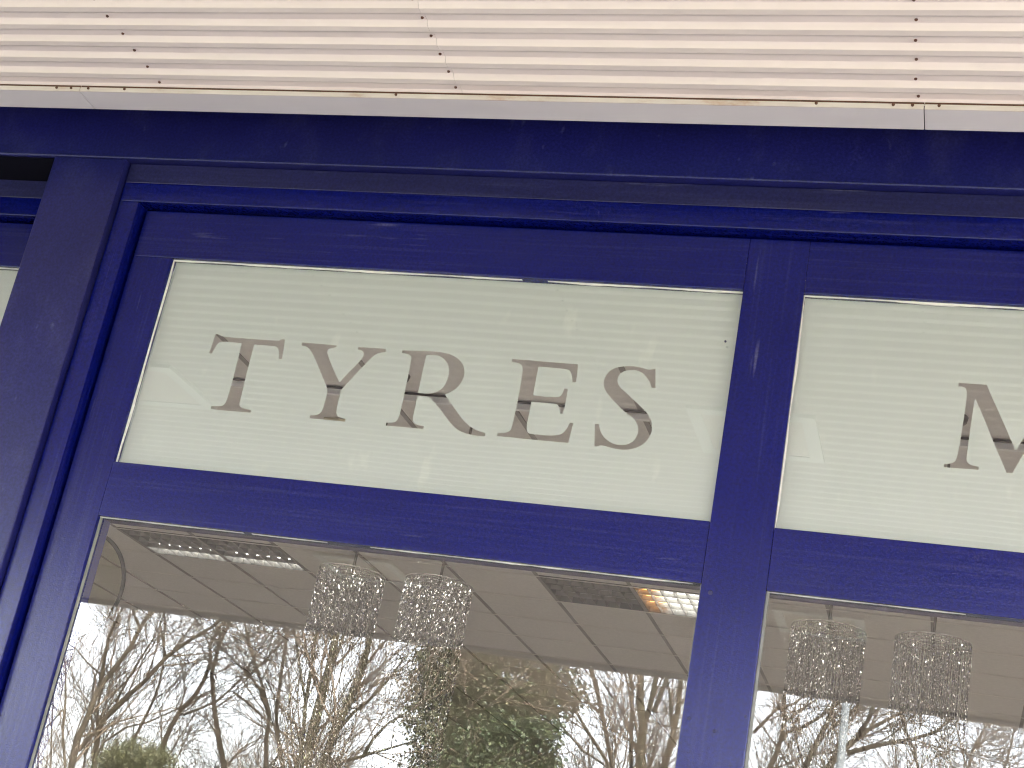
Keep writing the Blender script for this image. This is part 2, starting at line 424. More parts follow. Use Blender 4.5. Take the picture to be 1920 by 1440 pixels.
def smooth_loop(pts):
    """one round of corner-keeping subdivision: bends gentler than 40 degrees are rounded, sharp corners stay"""
    out = []
    n = len(pts)
    for i in range(n):
        a, b, c = Vector(pts[i - 1]), Vector(pts[i]), Vector(pts[(i + 1) % n])
        u, v = b - a, c - b
        ang = abs(u.angle(v)) if u.length > 1e-9 and v.length > 1e-9 else 0
        if 0.02 < ang < math.radians(48):
            k = 0.25
            out.append(tuple(b - u * k)); out.append(tuple(b + v * k))
        else:
            out.append(tuple(b))
    return out
def film_mesh(name, x0, x1, z0, z1, Y, glyphs, org, th=0.0004):
    cu = bpy.data.curves.new(name, 'CURVE')
    cu.dimensions = '2D'
    cu.fill_mode = 'BOTH'
    cu.extrude = th
    loops = [[(x0, z0), (x1, z0), (x1, z1), (x0, z1)]]
    for ox, oy, sc, pts in glyphs:
        lp = []
        for px, py in pts:
            q = onY(ox + px / sc, oy + py / sc, Y)
            lp.append((q.x, q.z))
        loops.append(smooth_loop(smooth_loop(lp)))
    for lp in loops:
        sp = cu.splines.new('POLY')
        sp.points.add(len(lp) - 1)
        for p, (x, z) in zip(sp.points, lp):
            p.co = (x, z, 0, 1)
        sp.use_cyclic_u = True
    tmp = bpy.data.objects.new(name, cu)
    C.objects.link(tmp)
    dg = bpy.context.evaluated_depsgraph_get()
    me = bpy.data.meshes.new_from_object(tmp.evaluated_get(dg))
    bpy.data.objects.remove(tmp)
    for v in me.vertices:
        x, z, t = v.co
        v.co = Vector((x, Y + t, z)) - org
    me.materials.clear()
    me.materials.append(M_FILM)
    me.flip_normals()
    me.name = name
    return me

def bead(name, pane, x0, z0, x1, z1, wmin, wmax, skip, mt, y0, y1):
    """ragged line of sealant along one edge of a pane; it grows from the edge towards the glass"""
    V, F = [], []
    L = math.hypot(x1 - x0, z1 - z0)
    n = max(6, int(L / 0.02))
    dx, dz = (x1 - x0) / n, (z1 - z0) / n
    nx, nz = (-dz / (L / n), dx / (L / n))
    ws = [random.uniform(wmin, wmax) for _ in range(n + 1)]
    ws = [(ws[max(0, i - 1)] + ws[i] + ws[min(n, i + 1)]) / 3 for i in range(n + 1)]
    ph = random.uniform(0, 9)
    if skip:
        ws = [max(0.0, w_ * (0.9 + 0.9 * math.sin(i * 0.31 + ph) * math.sin(i * 0.173 + 2 * ph) - 1.3 * skip)) for i, w_ in enumerate(ws)]
    for i in range(n):
        if ws[i] < 0.0002 and ws[i + 1] < 0.0002: continue
        ax, az, bx, bz = x0 + dx * i, z0 + dz * i, x0 + dx * (i + 1), z0 + dz * (i + 1)
        b = len(V)
        V += [(ax, y0, az), (bx, y0, bz), (bx + nx * ws[i + 1], y0, bz + nz * ws[i + 1]), (ax + nx * ws[i], y0, az + nz * ws[i]),
              (ax, y1, az), (bx, y1, bz), (bx + nx * ws[i + 1], y1, bz + nz * ws[i + 1]), (ax + nx * ws[i], y1, az + nz * ws[i])]
        F += [tuple(b + k for k in q) for q in ((0, 1, 2, 3), (7, 6, 5, 4), (0, 4, 5, 1), (1, 5, 6, 2), (2, 6, 7, 3), (3, 7, 4, 0))]
    if V:
        return part(name, V, F, mt, pane)

# ------------------------------------------------------------------ shop windows
ZT, ZM1, ZM0, ZH = 3.017, 2.4914, 2.3603, 3.1510
def make_window(xo0, xo1, jamb, xa0, xa1, xb0, xb1, dy, glyphs_a, glyphs_b, label):
    """xo*: outer frame, xa*/xb*: clear openings of the two lights"""
    r = root('shop_window', ((xo0 + xo1) / 2, 0.07 + dy, 0.0), label, 'shop window', 'blue framed shop windows')
    yo, yi, yb = 0.021 + dy, 0.050 + dy, 0.115 + dy
    bv = 0.0022
    box('head_packer', xo0, xo1, yo + 0.001, yb, 3.203, 3.2562, M_PACK, r, bv)
    box('frame_head', xo0, xo1, yo, yb + 0.002, ZH, 3.2028, M_RAIL, r, bv)
    box('frame_jamb', xo0, xo0 + jamb, yo, yb + 0.002, 0.06, ZH - 0.0002, M_STILE, r, bv)
    box('frame_jamb', xo1 - jamb, xo1, yo, yb + 0.002, 0.06, ZH - 0.0002, M_STILE, r, bv)
    box('frame_sill', xo0 + jamb, xo1 - jamb, yo - 0.05, yb, 0.06, 0.16, M_RAIL, r, bv)
    ia, ib = xo0 + jamb + 0.010, xo1 - jamb - 0.010
    box('slot_blackout_strip', ia - 0.02, ib + 0.02, yb - 0.028, yb - 0.012, ZH - 0.012, ZH + 0.02, M_BLACK, r)  # black strips added behind the slots to block light and darken the grooves
    for q in (ia - 0.02, ib - 0.004):
        box('slot_blackout_strip', q, q + 0.024, yb - 0.028, yb - 0.012, 0.14, ZH - 0.0125, M_BLACK, r)
    bw = 0.0020
    for a, b in ((ia, xa1), (xb0, ib)):
        box('top_rail', a, b - (0.0002 if b == xa1 else 0), yi, yb - 0.003, ZT, ZH - 0.009, M_RAIL, r, bw)
    box('stile', ia, xa0, yi, yb - 0.004, 0.14, ZT - 0.0002, M_STILE, r, bw)
    box('stile', xb1, ib, yi, yb - 0.004, 0.14, ZT - 0.0002, M_STILE, r, bw)
    box('mullion', xa1, xb0 - 0.0002, yi, yb - 0.005, 0.14, ZH - 0.009, M_STILE, r, bw)
    if glyphs_a:
        for px, py, rp_ in ((1332, 1111, 0.0048), (1292, 1347, 0.0036), (1398, 1344, 0.0032), (1340, 1371, 0.0036), (1360, 640, 0.0024)):
            q = onY(px, py, yi)
            V, F = [], []
            tubeVF(V, F, [(q.x, yi - 0.0012, q.z), (q.x, yi - 0.0006, q.z), (q.x, yi + 0.002, q.z)], [rp_ * 0.8, rp_, rp_], 12)
            part('nail_head', V, F, M_PACK, r)
    for k, (a, b) in enumerate(((xa0, xa1), (xb0, xb1))):
        a2, b2 = a + 0.0002, b - 0.0004
        box('transom', a2, b2, yi, yb - 0.003, ZM0, ZM1, M_RAIL, r, bw)
        box('bottom_rail', a2, b2, yi, yb - 0.003, 0.15, 0.30, M_RAIL, r, bw)
        yg = YG + dy
        up = box('upper_pane', a - 0.008, b + 0.008, yg, yg + 0.006, ZM1 - 0.008, ZT + 0.008, M_GLASS, r)
        lo = box('lower_pane', a - 0.008, b + 0.008, yg, yg + 0.006, 0.29, ZM0 + 0.008, M_GLASS, r)
        gl = (glyphs_a, glyphs_b)[k]
        f = link('frosted_film', film_mesh('frosted_film', a + 0.001, b - 0.001, ZM1 + 0.001, ZT - 0.001, yg + 0.0072, gl, ORG[r.name]), up)
        if gl: f['label'] = 'white frosted film with clear cut-out letters'
        y0, y1 = yg - 0.006, yg - 0.0002
        bead('sealant', up, b, ZT, a, ZT, 0.0005, 0.0042, 0.10, M_SEAL, y0, y1)
        bead('sealant', up, a, ZT, a, ZM1, 0.001, 0.0035, 0.05, M_SEAL, y0, y1)
        bead('sealant', up, b, ZM1, b, ZT, 0.0, 0.0016, 0.35, M_SEAL, y0, y1)
        bead('sealant', up, a, ZM1, b, ZM1, 0.0, 0.0016, 0.6, M_SEAL, y0, y1)
        bead('sealant', lo, b, ZM0, a, ZM0, 0.0, 0.0026, 0.30, M_SEAL, y0, y1)
        bead('gasket', lo, a, ZM0, a, 0.30, 0.0042, 0.0060, 0.0, M_GASKET, y0 + 0.002, y1)
        bead('gasket', lo, b, 0.30, b, ZM0, 0.002, 0.0035, 0.0, M_GASKET, y0 + 0.002, y1)
    return r
make_window(-2.096, 1.166, 0.054, -1.9265, -0.5395, -0.4090, 0.9780, 0.0, [T_, Y_, R_, R2_, E_, S_], [M_],
            'blue timber framed shop window with TYRES lettered in its frosted upper pane')
make_window(-5.571, -2.308, 0.035, -5.465, -3.96, -3.83, -2.378, 0.105, [], [],
            'blue framed shop window set back deeper, left of the steel post, frosted pane without letters in view')

# ------------------------------------------------------------------ canopy
KC = 0.9794
ZS, PIT = 3.2983, 0.0648 * KC
Y_SLOPE_END = -0.2493                                     # where the last bright slope ends, next to the trim
A_, B_, WL, WU, A2 = 0.011 * KC, 0.010 * KC, 0.0165 * KC, 0.0183 * KC, 0.0190 * KC
NP = 80
cano = root('canopy', (-1.5, -2.7, 0), 'deep forecourt canopy with cream corrugated steel soffit over the shop windows', 'canopy')
YF = 3.132 - (3.132 + 5.715) * KC
NR = 17                                                   # corrugations on one sheet
nsheet = 5
def sheet_mesh(length):
    prof = []
    for k in range(NR):
        y = -k * PIT                                      # going away from the facade
        prof += [(y, 0.0), (y - A_, B_), (y - A_ - WU, B_), (y - A_ - WU - A2, 0.0)]
    prof.append((-NR * PIT, 0.0))
    V, F = [], []
    t = 0.0012
    n = len(prof)
    for x in (0.0, length):
        for y, z in prof: V.append((x, y, z))
        for y, z in prof: V.append((x, y, z + t))
    for i in range(n - 1):
        F.append((i, i + 1, 2 * n + i + 1, 2 * n + i))
        F.append((n + i, 3 * n + i, 3 * n + i + 1, n + i + 1))
        F.append((i, n + i, n + i + 1, i + 1))
        F.append((2 * n + i, 2 * n + i + 1, 3 * n + i + 1, 3 * n + i))
    F.append((0, 2 * n, 3 * n, n)); F.append((n - 1, 2 * n - 1, 4 * n - 1, 3 * n - 1))
    return mesh('soffit_sheet', V, F, M_SOFFIT)
XJ = [-7.17, -4.161, -1.152, 1.857, 4.866]
SM = sheet_mesh(XJ[1] - XJ[0] - 0.0008)
for i in range(len(XJ) - 1):
    for j in range(nsheet):
        # lower end of the bright slope of the first corrugation sits at Y_SLOPE_END
        link('soffit_sheet', SM, cano, (XJ[i], Y_SLOPE_END - j * NR * PIT, ZS + (0.0006 if i % 2 else 0.0) + (j % 2) * 0.0003))
# screws in the raised flats
SCR = bmesh.new()
bmesh.ops.create_cone(SCR, cap_ends=True, segments=8, radius1=0.0027, radius2=0.0034, depth=0.003)
scm = bpy.data.meshes.new('screw'); SCR.to_mesh(scm); SCR.free(); scm.materials.append(M_RUST)
for X in (-4.17, -2.90, -1.883, -1.1615, -0.194, 0.80, 1.846):
    for k in range(14):
        yy = Y_SLOPE_END - k * PIT - A_ - WU * 0.5
        link('screw', scm, cano, (X + random.uniform(-0.003, 0.003), yy + random.uniform(-0.002, 0.002), ZS + B_ - 0.0012))
# trim closing the soffit towards the shopfront
ZTR = 3.2863
TJ = [-7.17, -4.02, -2.097, -0.180, 1.74, 3.65, 4.866]
for a, b in zip(TJ[:-1], TJ[1:]):
    t = box('soffit_trim', a + 0.0009, b - 0.0009, -0.2545, -0.1800, ZTR, ZTR + 0.0025, M_TRIM, cano, 0.0006, 1)
    box('trim_lip', a + 0.0009, b - 0.0009, -0.2570, -0.2546, ZTR - 0.0004, ZS - 0.0010, M_LIP, t)
    box('rust_line', a + 0.0009, b - 0.0009, -0.2560, -0.2547, ZS - 0.003, ZS + 0.004, M_RUST, t)
for X in (-2.205, -2.165, -2.118, -2.02, -1.33, -0.40, -0.245, -0.207, -0.155, 0.4):
    o = link('screw', scm, cano, (X * KC, -0.2578, ZTR + 0.0075))
    o.rotation_euler = (math.radians(90), 0, 0)
box('pocket_shade_board', -7.17, 4.82, -0.245, -0.002, 3.3985, 3.412, M_BLACK, cano)  # unseen black board added to darken the pocket between trim and beam
# front edge
box('front_trim', -7.17, 4.866, YF - 0.002, YF + 0.034, ZS - 0.010, ZS - 0.007, M_TRIM, cano)
box('front_trim', -7.17, 4.866, YF + 0.0341, YF + 0.037, ZS - 0.010, ZS + 0.004, M_TRIM, cano)
box('fascia', -7.18, 4.88, YF - 0.03, YF - 0.003, ZS - 0.016, 3.95, M_SOFFIT, cano, 0.003)
box('end_fascia', -7.20, -7.171, YF - 0.03, 0.0, ZS - 0.016, 3.95, M_SOFFIT, cano)
box('end_fascia', 4.867, 4.895, YF - 0.03, 0.0, ZS - 0.016, 3.95, M_SOFFIT, cano)
box('canopy_roof', -7.2, 4.895, YF - 0.03, 0.258, 3.86, 3.94, M_ROOF, cano)
for k in range(6):
    box('joist', -7.17, 4.86, -0.80 - k * 0.88, -0.70 - k * 0.88, 3.33, 3.86, M_DARK, cano)

# square canopy lamps under the soffit, unlit
lamp_places = [(-0.735, -1.645), (-2.99, -1.66), (-0.70, -4.075), (-2.975, -4.06), (1.52, -1.65), (1.55, -4.07), (-5.23, -1.65), (-5.23, -4.07)]
for i, (x, y) in enumerate(lamp_places):
    x, y = x * KC, 3.132 - (3.132 - y) * KC
    rw = 'close to the windows' if y > -3 else 'close to the canopy front'
    cw = {0: 'square canopy lamp facing the window mullion', 1: 'square canopy lamp beyond the left steel post', 2: 'square canopy lamp facing the far right post', 3: 'square canopy lamp at the far left'}[0 if -1.5 < x < 0 else 1 if -4 < x < -1.5 else 2 if x > 0 else 3]
    r = root('canopy_lamp', (x, y, ZS), cw + ', ' + rw, 'lamp', 'square lamps under the canopy soffit')
    s, e = 0.205 * KC, 0.042
    V, F = [], []
    for bx in ((-s, s, -s, -s + e), (-s, s, s - e, s), (-s, -s + e, -s + e, s - e), (s - e, s, -s + e, s - e)):
        boxVF(V, F, x + bx[0], x + bx[1], y + bx[2], y + bx[3], ZS - 0.011, ZS + 0.002)
    part('lamp_frame', V, F, M_LWHITE, r)
    box('diffuser', x - s + e, x + s - e, y - s + e, y + s - e, ZS - 0.007, ZS + 0.001, M_LDIFF, r)

# ------------------------------------------------------------------ suspended ceiling seen through the glass
ZC = 3.93
GX0, GY0 = -2.662, 3.222                                  # one crossing of the grid
ceil = structure(box('shop_ceiling', -8.0, 5.0, 0.34, 13.0, ZC + 0.16, ZC + 0.2, M_DARK, None))
xs = [GX0 + 0.6 * k for k in range(-9, 13) if -8.0 < GX0 + 0.6 * k < 4.4]
ys = [GY0 + 0.6 * k for k in range(-5, 17) if 0.2 < GY0 + 0.6 * k < 12.8]
LIGHTS = {}                                               # grid cells taken by luminaires: (ix, iy) -> lit state
def cell(x, y): return (min(range(len(xs)), key=lambda i: abs(xs[i] - x)), min(range(len(ys)), key=lambda i: abs(ys[i] - y)))
row = GY0 + 3.0                                           # 6.222 .. 6.822
for x, st in ((GX0, 'off'), (GX0 + 0.6, 'on'), (GX0 - 3.0, 'far'), (GX0 - 2.4, 'far'),):
    LIGHTS[cell(x, row)] = st
for x in (GX0 + 4.2, GX0 + 4.8):  # unseen pair added on the right to brighten the interior
    LIGHTS[cell(x, row)] = 'on'
for x in (GX0 - 4.2, GX0 - 3.0, GX0 - 2.4, GX0 - 1.2, GX0, GX0 + 0.6, GX0 + 1.8, GX0 + 3.0, GX0 + 4.2, GX0 + 4.8):  # unseen row near the window, added as fill light for the shop
    LIGHTS[cell(x, GY0 - 1.8)] = 'on'
TM = boxmesh('ceiling_tile', -0.292, 0.292, -0.292, 0.292, -0.008, 0.008, M_TILE, bev=0.003, seg=1)
for i, x in enumerate(xs):
    for j, y in enumerate(ys):
        if (i, j) in LIGHTS: continue
        link('ceiling_tile', TM, ceil, (x + 0.3, y + 0.3, ZC + 0.009 + random.uniform(-0.0012, 0.0012)))
for x in xs + [xs[-1] + 0.6]:
    box('main_tee', x - 0.012, x + 0.012, 0.34, 13.0, ZC - 0.004, ZC + 0.004, M_TEE, ceil)
for y in ys + [ys[-1] + 0.6]:
    box('cross_tee', -8.0, 5.0, y - 0.007, y + 0.007, ZC - 0.0065, ZC - 0.0045, M_TEEW, ceil)
# deeper track at the first crossing; black strip paints its shadow gap
box('track_and_gap_shade', -8.0, 5.0, GY0 - 0.030, GY0 - 0.004, ZC - 0.0085, ZC - 0.0070, M_BLACK, ceil)
box('track_and_gap_shade', -8.0, 5.0, GY0 + 0.002, GY0 + 0.022, ZC - 0.034, ZC - 0.0070, M_LWHITE, ceil)
# slatted air grille hung below the ceiling
gp = onY(600, 778, 6.55)
gr = root('air_grille', (-3.0, 3.75, ZC), 'ochre slatted air grille box on the ceiling seen through the letter Y', 'air grille')
box('grille_box', -3.115, -2.90, 3.62, 3.66, ZC - 0.15, ZC - 0.007, M_OCHRE, gr)
for k in range(6):
    xx = -3.075 + k * 0.026
    box('slat', xx, xx + 0.012, 3.598, 3.6198, ZC - 0.145, ZC - 0.085, M_BRASS, gr)

NCX, NCY = 7, 4
def luminaire(i, j, st):
    x0, y0 = xs[i] + 0.012, ys[j] + 0.008
    x1, y1 = xs[i] + 0.588, ys[j] + 0.592
    words = {'on': 'lit square louvred ceiling luminaire with white tubes', 'off': 'dark unlit louvred ceiling luminaire beside the lit one', 'far': 'louvred ceiling luminaire with its rear tube glowing as daylight glint on the blades'}[st]
    r = root('ceiling_luminaire', ((x0 + x1) / 2, (y0 + y1) / 2, ZC), words + f', column {i + 1} row {j + 1} of the ceiling grid', 'ceiling light', 'louvred luminaires in the tiled ceiling')
    if st == 'on':
        r['label'] = 'added unseen luminaire brightening the shop from the window side of the ceiling' if ys[j] < 3 else 'lit louvred luminaire with an orange glowing end beside the dark one' if xs[i] < 0 else 'added unseen luminaire brightening the far right of the shop'
    elif st == 'far':
        r['label'] = words + (', nearer the round sign' if xs[i] < GX0 - 2.7 else ', nearer the chandeliers')
    else: r['label'] = words
    V, F = [], []
    boxVF(V, F, x0, x1, y0, y1, ZC + 0.115, ZC + 0.125)
    for b in ((x0, x0 + .006, y0, y1), (x1 - .006, x1, y0, y1), (x0 + .006, x1 - .006, y0, y0 + .006), (x0 + .006, x1 - .006, y1 - .006, y1)):
        boxVF(V, F, *b, ZC - 0.003, ZC + 0.115)
    part('housing', V, F, M_HOUSING, r)
    V, F = [], []
    dx, dy = (x1 - x0 - .012) / NCX, (y1 - y0 - .012) / NCY
    for k in range(1, NCX):
        xx = x0 + .006 + k * dx
        boxVF(V, F, xx - .002, xx + .002, y0 + .006, y1 - .006, ZC + 0.001, ZC + 0.030)
    for k in range(1, NCY):
        yy = y0 + .006 + k * dy
        boxVF(V, F, x0 + .006, x1 - .006, yy - .0025, yy + .0025, ZC + 0.0005, ZC + 0.0295)
    part('louvre', V, F, M_LOUVRE, r)
    for k in range(NCY):
        yy = y0 + .006 + (k + 0.80) * dy
        lit = st == 'on' or (st == 'far' and k == NCY - 1)  # rear tube of the far fittings glows to imitate daylight glinting on blades
        V, F = [], []
        tubeVF(V, F, [(x0 + .01, yy, ZC + 0.047), (x1 - .01, yy, ZC + 0.047)], [0.013, 0.013], 10)
        tb = part('tube', V, F, (M_TUBE if ys[j] < 3 or xs[i] > 1 else M_TUBED) if lit else M_TUBE0, r, True)
        if st == 'on' and ys[j] > 3 and xs[i] < 1:
            V, F = [], []
            tubeVF(V, F, [(x0 + .008, yy, ZC + 0.047), (x0 + .12, yy, ZC + 0.047)], [0.0138, 0.0138], 10)
            part('glowing_tube_end', V, F, M_TUBEW, tb, True)
for (i, j), st in LIGHTS.items():
    luminaire(i, j, st)

# ------------------------------------------------------------------ bead chandeliers
def chandelier_meshes(seed, long_):
    g = np.random.default_rng(seed)
    R = 0.140
    # beads: octahedra on hanging strands, one loose mesh
    octv = np.array([(1, 0, 0), (-1, 0, 0), (0, 1, 0), (0, -1, 0), (0, 0, 2.8), (0, 0, -2.8)], float)
    octf = np.array([(0, 2, 4), (2, 1, 4), (1, 3, 4), (3, 0, 4), (2, 0, 5), (1, 2, 5), (3, 1, 5), (0, 3, 5)])
    P = []
    TH = []
    for rr, n, zt, L in ((R, 84, 0.0, long_), (R * 0.74, 48, -0.02, long_ * 1.1), (R * 0.45, 26, -0.03, long_ * 1.25)):
        for k in range(n):
            th = 2 * math.pi * (k + g.uniform(-.3, .3)) / n
            x, y = rr * math.cos(th), rr * math.sin(th)
            ln = L * g.uniform(0.75, 1.0)
            z = zt
            TH.append((x, y, zt, zt - ln))
            while z > zt - ln:
                z -= g.uniform(0.011, 0.028) if z < zt - 0.09 else g.uniform(0.009, 0.018)
                P.append((x + g.normal(0, .0012), y + g.normal(0, .0012), z))
    P = np.array(P)
    n = len(P)
    a = g.uniform(0, 2 * math.pi, (n, 2))
    s = g.uniform(0.0012, 0.0028, n) if long_ < 0.6 else g.uniform(0.0013, 0.0033, n)
    ca, sa, cb, sb = np.cos(a[:, 0]), np.sin(a[:, 0]), np.cos(a[:, 1] * .12), np.sin(a[:, 1] * .12)
    V = octv[None] * s[:, None, None]
    V = np.stack([V[..., 0] * ca[:, None] - V[..., 1] * sa[:, None], V[..., 0] * sa[:, None] + V[..., 1] * ca[:, None], V[..., 2]], -1)
    V = np.stack([V[..., 0], V[..., 1] * cb[:, None] - V[..., 2] * sb[:, None], V[..., 1] * sb[:, None] + V[..., 2] * cb[:, None]], -1) + P[:, None, :]
    F = (octf[None] + 6 * np.arange(n)[:, None, None]).reshape(-1, 3)
    me = bpy.data.meshes.new('bead_strands')
    me.from_pydata(V.reshape(-1, 3).tolist(), [], F.tolist())
    me.materials.append(M_BEAD)
    tv, tf = [], []
    for x, y, z0, z1 in TH:
        tubeVF(tv, tf, [(x, y, z0), (x, y, z1)], [0.0012, 0.0012], 3, False)
    th = mesh('strand_threads', tv, tf, M_VEIL)
    hv, hf = [], []
    for rr in (R, R * 0.72, R * 0.42):
        ring = [(rr * math.cos(t), rr * math.sin(t), 0.004) for t in np.linspace(0, 2 * math.pi, 33)]
        tubeVF(hv, hf, ring, [0.004 if rr == R else 0.002] * 33, 6, False)
    for t in np.linspace(0, math.pi, 4)[:3]:
        tubeVF(hv, hf, [(R * math.cos(t), R * math.sin(t), 0.004), (-R * math.cos(t), -R * math.sin(t), 0.004)], [0.002, 0.002], 5)
    hoop = mesh('hoop', hv, hf, M_HOOP)
    return me, th, hoop
YCH = 3.0
ch_spec = [(663, 1066, 0.92, 'long bead chandelier behind the lower pane, the one nearer the left jamb'),
           (828, 1076, 0.92, 'long bead chandelier behind the lower pane, the one nearer the lit luminaire'),
           (1554, 1180, 0.66, 'short bead chandelier hanging beside the mullion behind the right lower pane'),
           (1750, 1205, 0.66, 'short bead chandelier hanging farther from the mullion behind the right lower pane')]
cm_long, cm_short = chandelier_meshes(3, 0.95), chandelier_meshes(11, 0.42)
for px, py, ln, lab in ch_spec:
    p = onY(px, py, YCH)
    x, z = p.x, 3.012
    r = root('chandelier', (x, YCH, z), lab, 'chandelier', 'bead chandeliers hanging in the shop')
    bme, tme, hme = cm_long if px < 1000 else cm_short
    for nm, me_ in (('bead_strands', bme), ('strand_threads', tme)):
        o = link(nm, me_, r, (x, YCH, z)); o['kind'] = 'stuff'
        o.rotation_euler.z = px * 0.7
    link('hoop', hme, r, (x, YCH, z))
    V, F = [], []
    tubeVF(V, F, [(x, YCH, z), (x, YCH, ZC - 0.02)], [0.006, 0.006], 8)
    part('rod', V, F, M_BRASS, r)
    V, F = [], []
    tubeVF(V, F, [(x, YCH, ZC - 0.045), (x, YCH, ZC - 0.02), (x, YCH, ZC)], [0.02, 0.055, 0.06], 20)
    part('ceiling_rose', V, F, M_BRASS, r, True)

# round hanging disc sign behind the left end of the lower pane
cx, cz, yr, rr = -2.229, 2.29, 0.5, 0.146
r = root('round_sign', (cx, yr, cz - rr), 'round translucent disc with dark rim hanging behind the left end of the lower pane', 'hanging sign')
V, F = [], []
ring = [(cx + rr * math.cos(t), yr, cz + rr * math.sin(t)) for t in np.linspace(0, 2 * math.pi, 65)]
tubeVF(V, F, ring, [0.0055] * 65, 8, False)
part('rim', V, F, M_BLACK, r, True)
mt, n, l, b = mat('smoky_disc')
n.remove(b)
tr = n.new('ShaderNodeBsdfTransparent'); tr.inputs['Color'].default_value = (0.86, 0.86, 0.76, 1)
l.new(tr.outputs[0], n['Material Output'].inputs['Surface'])
V, F = [], []
tubeVF(V, F, [(cx, yr - 0.001, cz), (cx, yr + 0.001, cz)], [rr, rr], 48)
part('disc', V, F, mt, r)
for sx in (-0.05, 0.05):
    V, F = [], []
    tubeVF(V, F, [(cx + sx, yr, cz + 0.14), (cx + sx, yr, ZC)], [0.0008, 0.0008], 4)
    part('cord', V, F, M_BRASS, r)

# ------------------------------------------------------------------ trees across the road (seen mirrored in the glass)
def rnd_perp(t):
    a = t.cross(Vector((random.gauss(0, 1), random.gauss(0, 1), random.gauss(0, 1))))
    return a.normalized() if a.length > 1e-6 else Vector((1, 0, 0))
def branch(V, F, p, d, L, r0, level, maxlev, dens=1.0):
    n = 5 if level == 1 else 4 if level == 2 else 3
    pts, rads = [p.copy()], [r0]
    dd = d.copy()
    for i in range(n):
        dd = (dd + Vector((random.gauss(0, .16), random.gauss(0, .16), random.gauss(0.05, .14)))).normalized()
        p = p + dd * (L / n)
        pts.append(p.copy()); rads.append(max(0.0032, r0 * (1 - 0.75 * (i + 1) / n)))
    tubeVF(V, F, pts, rads, 5 if level == 1 else 3, False)
    if level < maxlev:
        cnt = int(dens * {1: 9, 2: 6.5, 3: 4}[level] * random.uniform(0.8, 1.2))
        for k in range(cnt):
            t = random.uniform(0.18, 1.0)
            i = min(n - 1, int(t * n)); f = t * n - i
            q = pts[i].lerp(pts[i + 1], f)
            tan = (pts[i + 1] - pts[i]).normalized()
            a = random.uniform(0.35, 0.95)
            nd = (tan * math.cos(a) + rnd_perp(tan) * math.sin(a) + Vector((0, 0, 0.12))).normalized()
            branch(V, F, q, nd, L * random.uniform(0.38, 0.62), max(0.0035, rads[i] * random.uniform(0.45, 0.65)), level + 1, maxlev, dens)
def zoom(ox, oy, sc, pts): return [(ox + x / sc, oy + y / sc) for x, y in pts]
def Az(p): return zoom(40, 1120, 4.5, p)
def Bz(p): return zoom(440, 1120, 4.5, p)
def Cz(p): return zoom(840, 1120, 4.174, p)
def Dz(p): return zoom(1390, 1100, 3.62, p)
def pxr(px, Y): return px * (3.13 - Y + 3) / FPX / 2 * 0.84   # half width in metres of a limb px wide
def bare_tree(label, Y, limbs, base_px, maxlev=3, dens=1.0, bark=None, step=0.34, blen=(0.9, 1.9)):
    """limbs: [(pixel polyline from low to high, width low px, width high px, reaches_trunk)]"""
    bx = mir(base_px[0], base_px[1], Y).x
    r = root('bare_tree', (bx, Y, -0.02), label, 'tree', 'bare trees across the road')
    tv, tf, cv, cf = [], [], [], []
    zfork = 1.6
    trunk_r = 0.0
    for pl, w0, w1, down in limbs:
        yo = random.uniform(-0.5, 0.5)
        pts = []
        for i, (x, y) in enumerate(pl):
            t = i / max(1, len(pl) - 1)
            pts.append(mir(x, y, Y + yo * (0.3 + t) + random.uniform(-0.06, 0.06)))
        rads = [pxr(w0 + (w1 - w0) * i / (len(pl) - 1), Y) for i in range(len(pl))]
        d = (pts[-1] - pts[-2]).normalized()
        for k in range(3):                               # the limb runs on above what the glass shows
            d = (d + Vector((random.gauss(0, .12), random.gauss(0, .15), 0.10))).normalized()
            pts.append(pts[-1] + d * 0.75); rads.append(rads[-1] * 0.72)
        if down:
            low = pts[0]
            pts = [Vector((bx, Y, zfork)), Vector((bx, Y, zfork)).lerp(low, 0.5) + Vector(((low.x - bx) * 0.12, 0, -0.1))] + pts
            rads = [rads[0] * 1.15, rads[0] * 1.08] + rads
            trunk_r += rads[0] ** 2
        # denser polyline so that limbs curve
        P2, R2 = [pts[0]], [rads[0]]
        for i in range(1, len(pts)):
            a = pts[i - 1]; b = pts[i]
            n = max(1, int((b - a).length / 0.35))
            for k in range(1, n + 1):
                jit = Vector((random.gauss(0, .008), random.gauss(0, .02), 0))
                P2.append(a.lerp(b, k / n) + (jit if k < n else Vector())); R2.append(rads[i - 1] + (rads[i] - rads[i - 1]) * k / n)
        tubeVF(tv, tf, P2, R2, 8)
        s = 0.0
        nxt = random.uniform(0.1, step)
        for i in range(1, len(P2)):
            s += (P2[i] - P2[i - 1]).length
            while s > nxt and P2[i].z > 2.3:
                nxt += random.uniform(0.55, 1.3) * step
                tan = (P2[i] - P2[i - 1]).normalized()
                a = random.uniform(0.4, 1.05)
                nd = (tan * math.cos(a) + rnd_perp(tan) * math.sin(a) + Vector((0, 0, .1))).normalized()
                branch(cv, cf, P2[i], nd, random.uniform(*blen), max(0.007, min(0.022, R2[i] * 0.42)), 1, maxlev, dens)
    tr_ = max(0.09, math.sqrt(trunk_r))
    tubeVF(tv, tf, [(bx, Y, -0.06), (bx, Y, 0.15), (bx, Y, 0.8), (bx, Y, zfork + 0.1)], [tr_ * 1.6, tr_ * 1.15, tr_, tr_ * 0.95], 10)
    part('trunk', tv, tf, bark or M_BARK, r, True)
    part('crown', cv, cf, M_TWIG, r, True)
    return r
